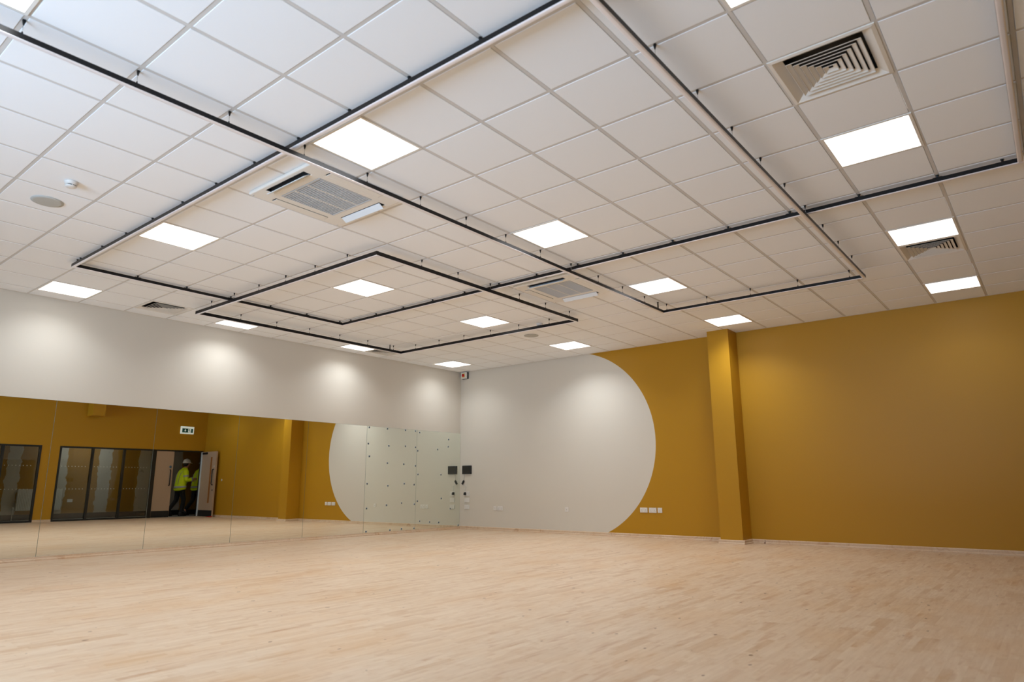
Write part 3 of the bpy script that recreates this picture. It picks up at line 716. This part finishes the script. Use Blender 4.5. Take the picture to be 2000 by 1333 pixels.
b=MB()
for k in range(40): b.box(-0.03,0.035,-0.55+0.028*k,-0.55+0.028*k+0.014,0.3005,0.315)
b.build('top_grille',M_rad,rd)
b=MB(); b.tube([(0.0,-0.585,-0.27),(0.0,-0.605,-0.27),(0.0,-0.61,-0.30),(0.0,-0.61,-0.568)],0.008,n=8); b.lathe([(0.02,-0.27),(0.02,-0.21),(0.012,-0.20)],c=(0,-0.605,0),n=14); b.build('valve',M_plastic,rd)
t_=thing('wall_socket','white double socket on the corridor wall right of the radiator','socket',(CX,-3.2,0.53))
b=MB(); b.box(-0.012,0,-0.073,0.073,-0.043,0.043); b.build('plate',M_plastic,t_,bevel=0.003)
for s in (-1,1):
    b=MB(); b.box(-0.015,-0.0119,s*0.036-0.007,s*0.036+0.007,0.012,0.03); b.build('rocker_switch',M_white,t_)
t_=thing('added_corridor_light','unseen strip light added to brighten the corridor','ceiling light',(12.35,-3.0,2.7))  # added fitting, out of view, that lights the corridor
b=MB(); b.box(-0.06,0.06,-0.6,0.6,-0.05,0); b.build('body',M_white,t_)
b=MB(); b.box(-0.05,0.05,-0.58,0.58,-0.06,-0.05); b.build('diffuser',M_diff,t_)
cl=bpy.data.lights.new('added_corridor_lamp','AREA'); cl.shape='RECTANGLE'; cl.size=0.1; cl.size_y=1.16; cl.energy=13; cl.color=LAMP_COL
co=bpy.data.objects.new('added_corridor_lamp',cl); COL.objects.link(co); co.parent=t_; co.location=(0,0,-0.065)

# ------------------------------------------------------------------ the two people in the doorway (seen in the mirror)
def smooth_skin(name, verts, edges, radii, material, root=0, sub=1):
    me=bpy.data.meshes.new(name); me.from_pydata(verts,edges,[]); me.materials.append(material)
    o=bpy.data.objects.new(name,me); COL.objects.link(o)
    md=o.modifiers.new('skin','SKIN'); md.use_smooth_shade=True
    for i,sv in enumerate(me.skin_vertices[0].data):
        sv.radius=radii[i] if isinstance(radii[i],tuple) else (radii[i],radii[i]); sv.use_root=(i==root)
    s=o.modifiers.new('sub','SUBSURF'); s.levels=sub; s.render_levels=sub+1
    return o
class Sk:
    def __init__(s): s.v=[];s.e=[];s.r=[]
    def p(s,co,r,par=None):
        s.v.append(co); s.r.append(r); i=len(s.v)-1
        if par is not None: s.e.append((par,i))
        return i
    def chain(s,par,*items):
        for co,r in items: par=s.p(co,r,par)
        return par
SH_L=(-0.19,-0.01,1.42); EL_L=(-0.245,0.0,1.14); WR_L=(-0.20,0.245,1.175)
SH_R=(0.19,0.02,1.42); EL_R=(0.25,0.06,1.13); WR_R=(0.16,0.29,1.14)
def worker(label,loc,rot):
    k=Sk()
    pel=k.p((0,-0.07,0.95),(0.15,0.11)); ab=k.p((0,-0.05,1.1),(0.14,0.10),pel); ch=k.p((0,-0.01,1.3),(0.16,0.115),ab)
    nb=k.p((0,0.02,1.46),(0.07,0.065),ch); nk=k.p((0,0.05,1.53),0.055,nb); jw=k.p((0,0.085,1.59),(0.062,0.07),nk); hd=k.p((0,0.09,1.66),(0.076,0.092),jw); cr=k.p((0,0.08,1.73),(0.06,0.075),hd)
    nose=k.p((0,0.19,1.635),0.014,hd)
    for s,S,E_,Wr in ((-1,SH_L,EL_L,WR_L),(1,SH_R,EL_R,WR_R)):
        a=k.chain(ch,(S,0.06),((S[0]*.5+E_[0]*.5,S[1]*.5+E_[1]*.5,S[2]*.5+E_[2]*.5),0.048),(E_,0.042),((E_[0]*.4+Wr[0]*.6,E_[1]*.4+Wr[1]*.6,E_[2]*.4+Wr[2]*.6),0.036),(Wr,(0.026,0.03)))
        palm=k.p((Wr[0]-s*0.012,Wr[1]+0.055,Wr[2]+0.004),(0.018,0.036),a)
        for q,(dz,L) in enumerate(((0.030,0.068),(0.011,0.078),(-0.009,0.072),(-0.027,0.056))):
            b0=k.p((Wr[0]-s*0.016,Wr[1]+0.092,Wr[2]+dz),0.010,palm)
            b1=k.p((Wr[0]-s*0.026,Wr[1]+0.092+L*0.5,Wr[2]+dz*1.1-0.006),0.009,b0)
            k.p((Wr[0]-s*0.050,Wr[1]+0.092+L*0.82,Wr[2]+dz*1.1-0.016),0.0078,b1)
        t0=k.p((Wr[0]-s*0.030,Wr[1]+0.045,Wr[2]+0.036),0.011,palm); k.p((Wr[0]-s*0.050,Wr[1]+0.085,Wr[2]+0.044),0.009,t0)
    legL=k.chain(pel,((-0.09,-0.06,0.86),0.088),((-0.09,0.0,0.68),0.075),((-0.09,0.05,0.50),0.056),((-0.09,0.02,0.30),0.05),((-0.09,0.0,0.10),0.036),((-0.09,0.03,0.055),(0.036,0.04)),((-0.095,0.15,0.04),(0.038,0.026)))
    legR=k.chain(pel,((0.09,-0.08,0.86),0.088),((0.09,-0.09,0.68),0.075),((0.09,-0.10,0.50),0.056),((0.09,-0.23,0.33),0.05),((0.09,-0.34,0.18),0.036),((0.09,-0.335,0.12),(0.036,0.04)),((0.095,-0.25,0.05),(0.038,0.026)))
    body=smooth_skin('person',k.v,k.e,k.r,M_skin)
    tag(body,label,'person'); body.location=loc; body.rotation_euler=rot
    # trousers
    k=Sk()
    p0=k.p((0,-0.065,0.98),(0.115,0.085))
    k.chain(p0,((-0.092,-0.06,0.85),0.102),((-0.092,0.0,0.68),0.09),((-0.092,0.048,0.50),0.075),((-0.092,0.02,0.28),0.068),((-0.092,-0.005,0.095),0.062))
    k.chain(p0,((0.092,-0.08,0.85),0.102),((0.092,-0.09,0.68),0.09),((0.092,-0.105,0.50),0.075),((0.092,-0.235,0.32),0.068),((0.092,-0.345,0.175),0.06))
    tr_=smooth_skin('trousers',k.v,k.e,k.r,M_cloth); tr_.parent=body
    # jacket: torso with collar plus two sleeves
    b=MB()
    b.rings([(0,-0.07,0.80,0.235,0.185,0.03),(0,-0.065,0.90,0.225,0.175,0.015),(0,-0.055,1.03,0.21,0.162,0),(0,-0.035,1.18,0.222,0.165,0),(0,-0.01,1.33,0.232,0.16,0),(0,0.0,1.41,0.212,0.142,0),(0,0.015,1.465,0.14,0.11,0),(0,0.03,1.50,0.088,0.088,0),(0,0.04,1.55,0.082,0.085,0)],n=28)
    for S,E_,Wr in ((SH_L,EL_L,WR_L),(SH_R,EL_R,WR_R)):
        S=Vector(S);E_=Vector(E_);Wr=Vector(Wr)
        b.tube([S+Vector((-S.x*0.35,0,0.02)),S,S.lerp(E_,0.35),S.lerp(E_,0.7),E_+Vector((0,-0.012,-0.004)),E_.lerp(Wr,0.25),E_.lerp(Wr,0.6),E_.lerp(Wr,0.97)],[0.085,0.092,0.085,0.078,0.074,0.070,0.064,0.056],n=16)
    jk=b.build('jacket',M_hivis,body,fix=False); sm=jk.modifiers.new('sub','SUBSURF'); sm.levels=1; sm.render_levels=2
    def band(rs,n=28):
        b=MB(); b.rings(rs,n=n,caps=False); o=b.build('reflective_band',M_reflect,jk,fix=False); so=o.modifiers.new('thick','SOLIDIFY'); so.thickness=0.004; return o
    band([(0,-0.066,0.895,0.231,0.181,0.015),(0,-0.061,0.955,0.224,0.174,0.01)])
    for S,E_,Wr in ((SH_L,EL_L,WR_L),(SH_R,EL_R,WR_R)):
        S=Vector(S);E_=Vector(E_);Wr=Vector(Wr)
        for A_,B_,f0,f1,r0,r1 in ((S,E_,0.48,0.68,0.089,0.085),(E_,Wr,0.62,0.84,0.069,0.065)):
            b=MB(); b.tube([A_.lerp(B_,f0),A_.lerp(B_,(f0+f1)/2),A_.lerp(B_,f1)],[r0,(r0+r1)/2,r1],n=16,caps=False); b.build('reflective_band',M_reflect,jk,fix=False)
        sx_=1 if S.x>0 else -1
        b=MB(); pts=[(sx_*0.10,-0.196,1.0),(sx_*0.103,-0.186,1.12),(sx_*0.105,-0.172,1.22),(sx_*0.107,-0.146,1.33),(sx_*0.11,-0.100,1.41),(sx_*0.11,-0.04,1.452),(sx_*0.11,0.04,1.452),(sx_*0.108,0.095,1.40),(sx_*0.105,0.120,1.31),(sx_*0.103,0.112,1.2),(sx_*0.10,0.086,1.02)]
        b.tube(pts,[(0.025,0.006)]*len(pts),n=8); b.build('reflective_brace',M_reflect,jk,fix=False)
    # hair, helmet, shoes
    b=MB(); b.rings([(0,0.045,1.585,0.062,0.05,0),(0,0.052,1.64,0.082,0.075,0),(0,0.06,1.70,0.086,0.088,0),(0,0.07,1.75,0.06,0.07,0)],n=20); b.build('hair',M_hair,body,fix=False)
    b=MB(); b.rings([(0,0.085,1.690,0.112,0.132,0.0),(0,0.085,1.696,0.118,0.140,0.0),(0,0.085,1.704,0.108,0.128,0),(0,0.083,1.74,0.104,0.122,0),(0,0.08,1.785,0.088,0.105,0),(0,0.078,1.82,0.056,0.068,0),(0,0.077,1.834,0.02,0.025,0)],n=28)
    hat=b.build('hard_hat',M_hat,body,fix=False)
    b=MB(); b.add([(-0.085,0.17,1.697),(0.085,0.17,1.697),(0.06,0.245,1.684),(0.0,0.262,1.680),(-0.06,0.245,1.684),(-0.085,0.17,1.704),(0.085,0.17,1.704),(0.06,0.245,1.691),(0.0,0.262,1.687),(-0.06,0.245,1.691)],
        [(0,1,2,3,4),(5,6,7,8,9),(0,1,6,5),(1,2,7,6),(2,3,8,7),(3,4,9,8),(4,0,5,9)]); b.build('peak',M_hat,hat)
    b=MB(); b.tube([(0,-0.03,1.72),(0,-0.005,1.78),(0,0.04,1.822),(0,0.08,1.838),(0,0.13,1.822),(0,0.175,1.775),(0,0.198,1.72)],[(0.014,0.006)]*7,n=8); b.build('crown_ridge',M_hat,hat,fix=False)
    for x_,y_,z_,pt in ((-0.092,0.0,0,0),(0.092,-0.345,0.05,R(38))):
        b=MB(); b.rings([(0,0.045,0.0,0.046,0.135,0),(0,0.045,0.022,0.050,0.14,0),(0,0.042,0.05,0.047,0.13,0.0),(0,0.01,0.085,0.045,0.085,0),(0,-0.012,0.13,0.047,0.06,0)],n=20)
        o=b.build('shoe',M_shoe,body,fix=False); o.location=(x_,y_,z_); o.rotation_euler=(-pt,0,0)
    return body
p1=worker('person in yellow hi-vis jacket and white hard hat stepping through the doorway',(12.1,-0.36,0.0),(0,0,0))
p2=dup(p1,(12.46,0.37,0.0),'person in yellow hi-vis jacket half hidden behind the open door leaf',rot=(0,0,0))
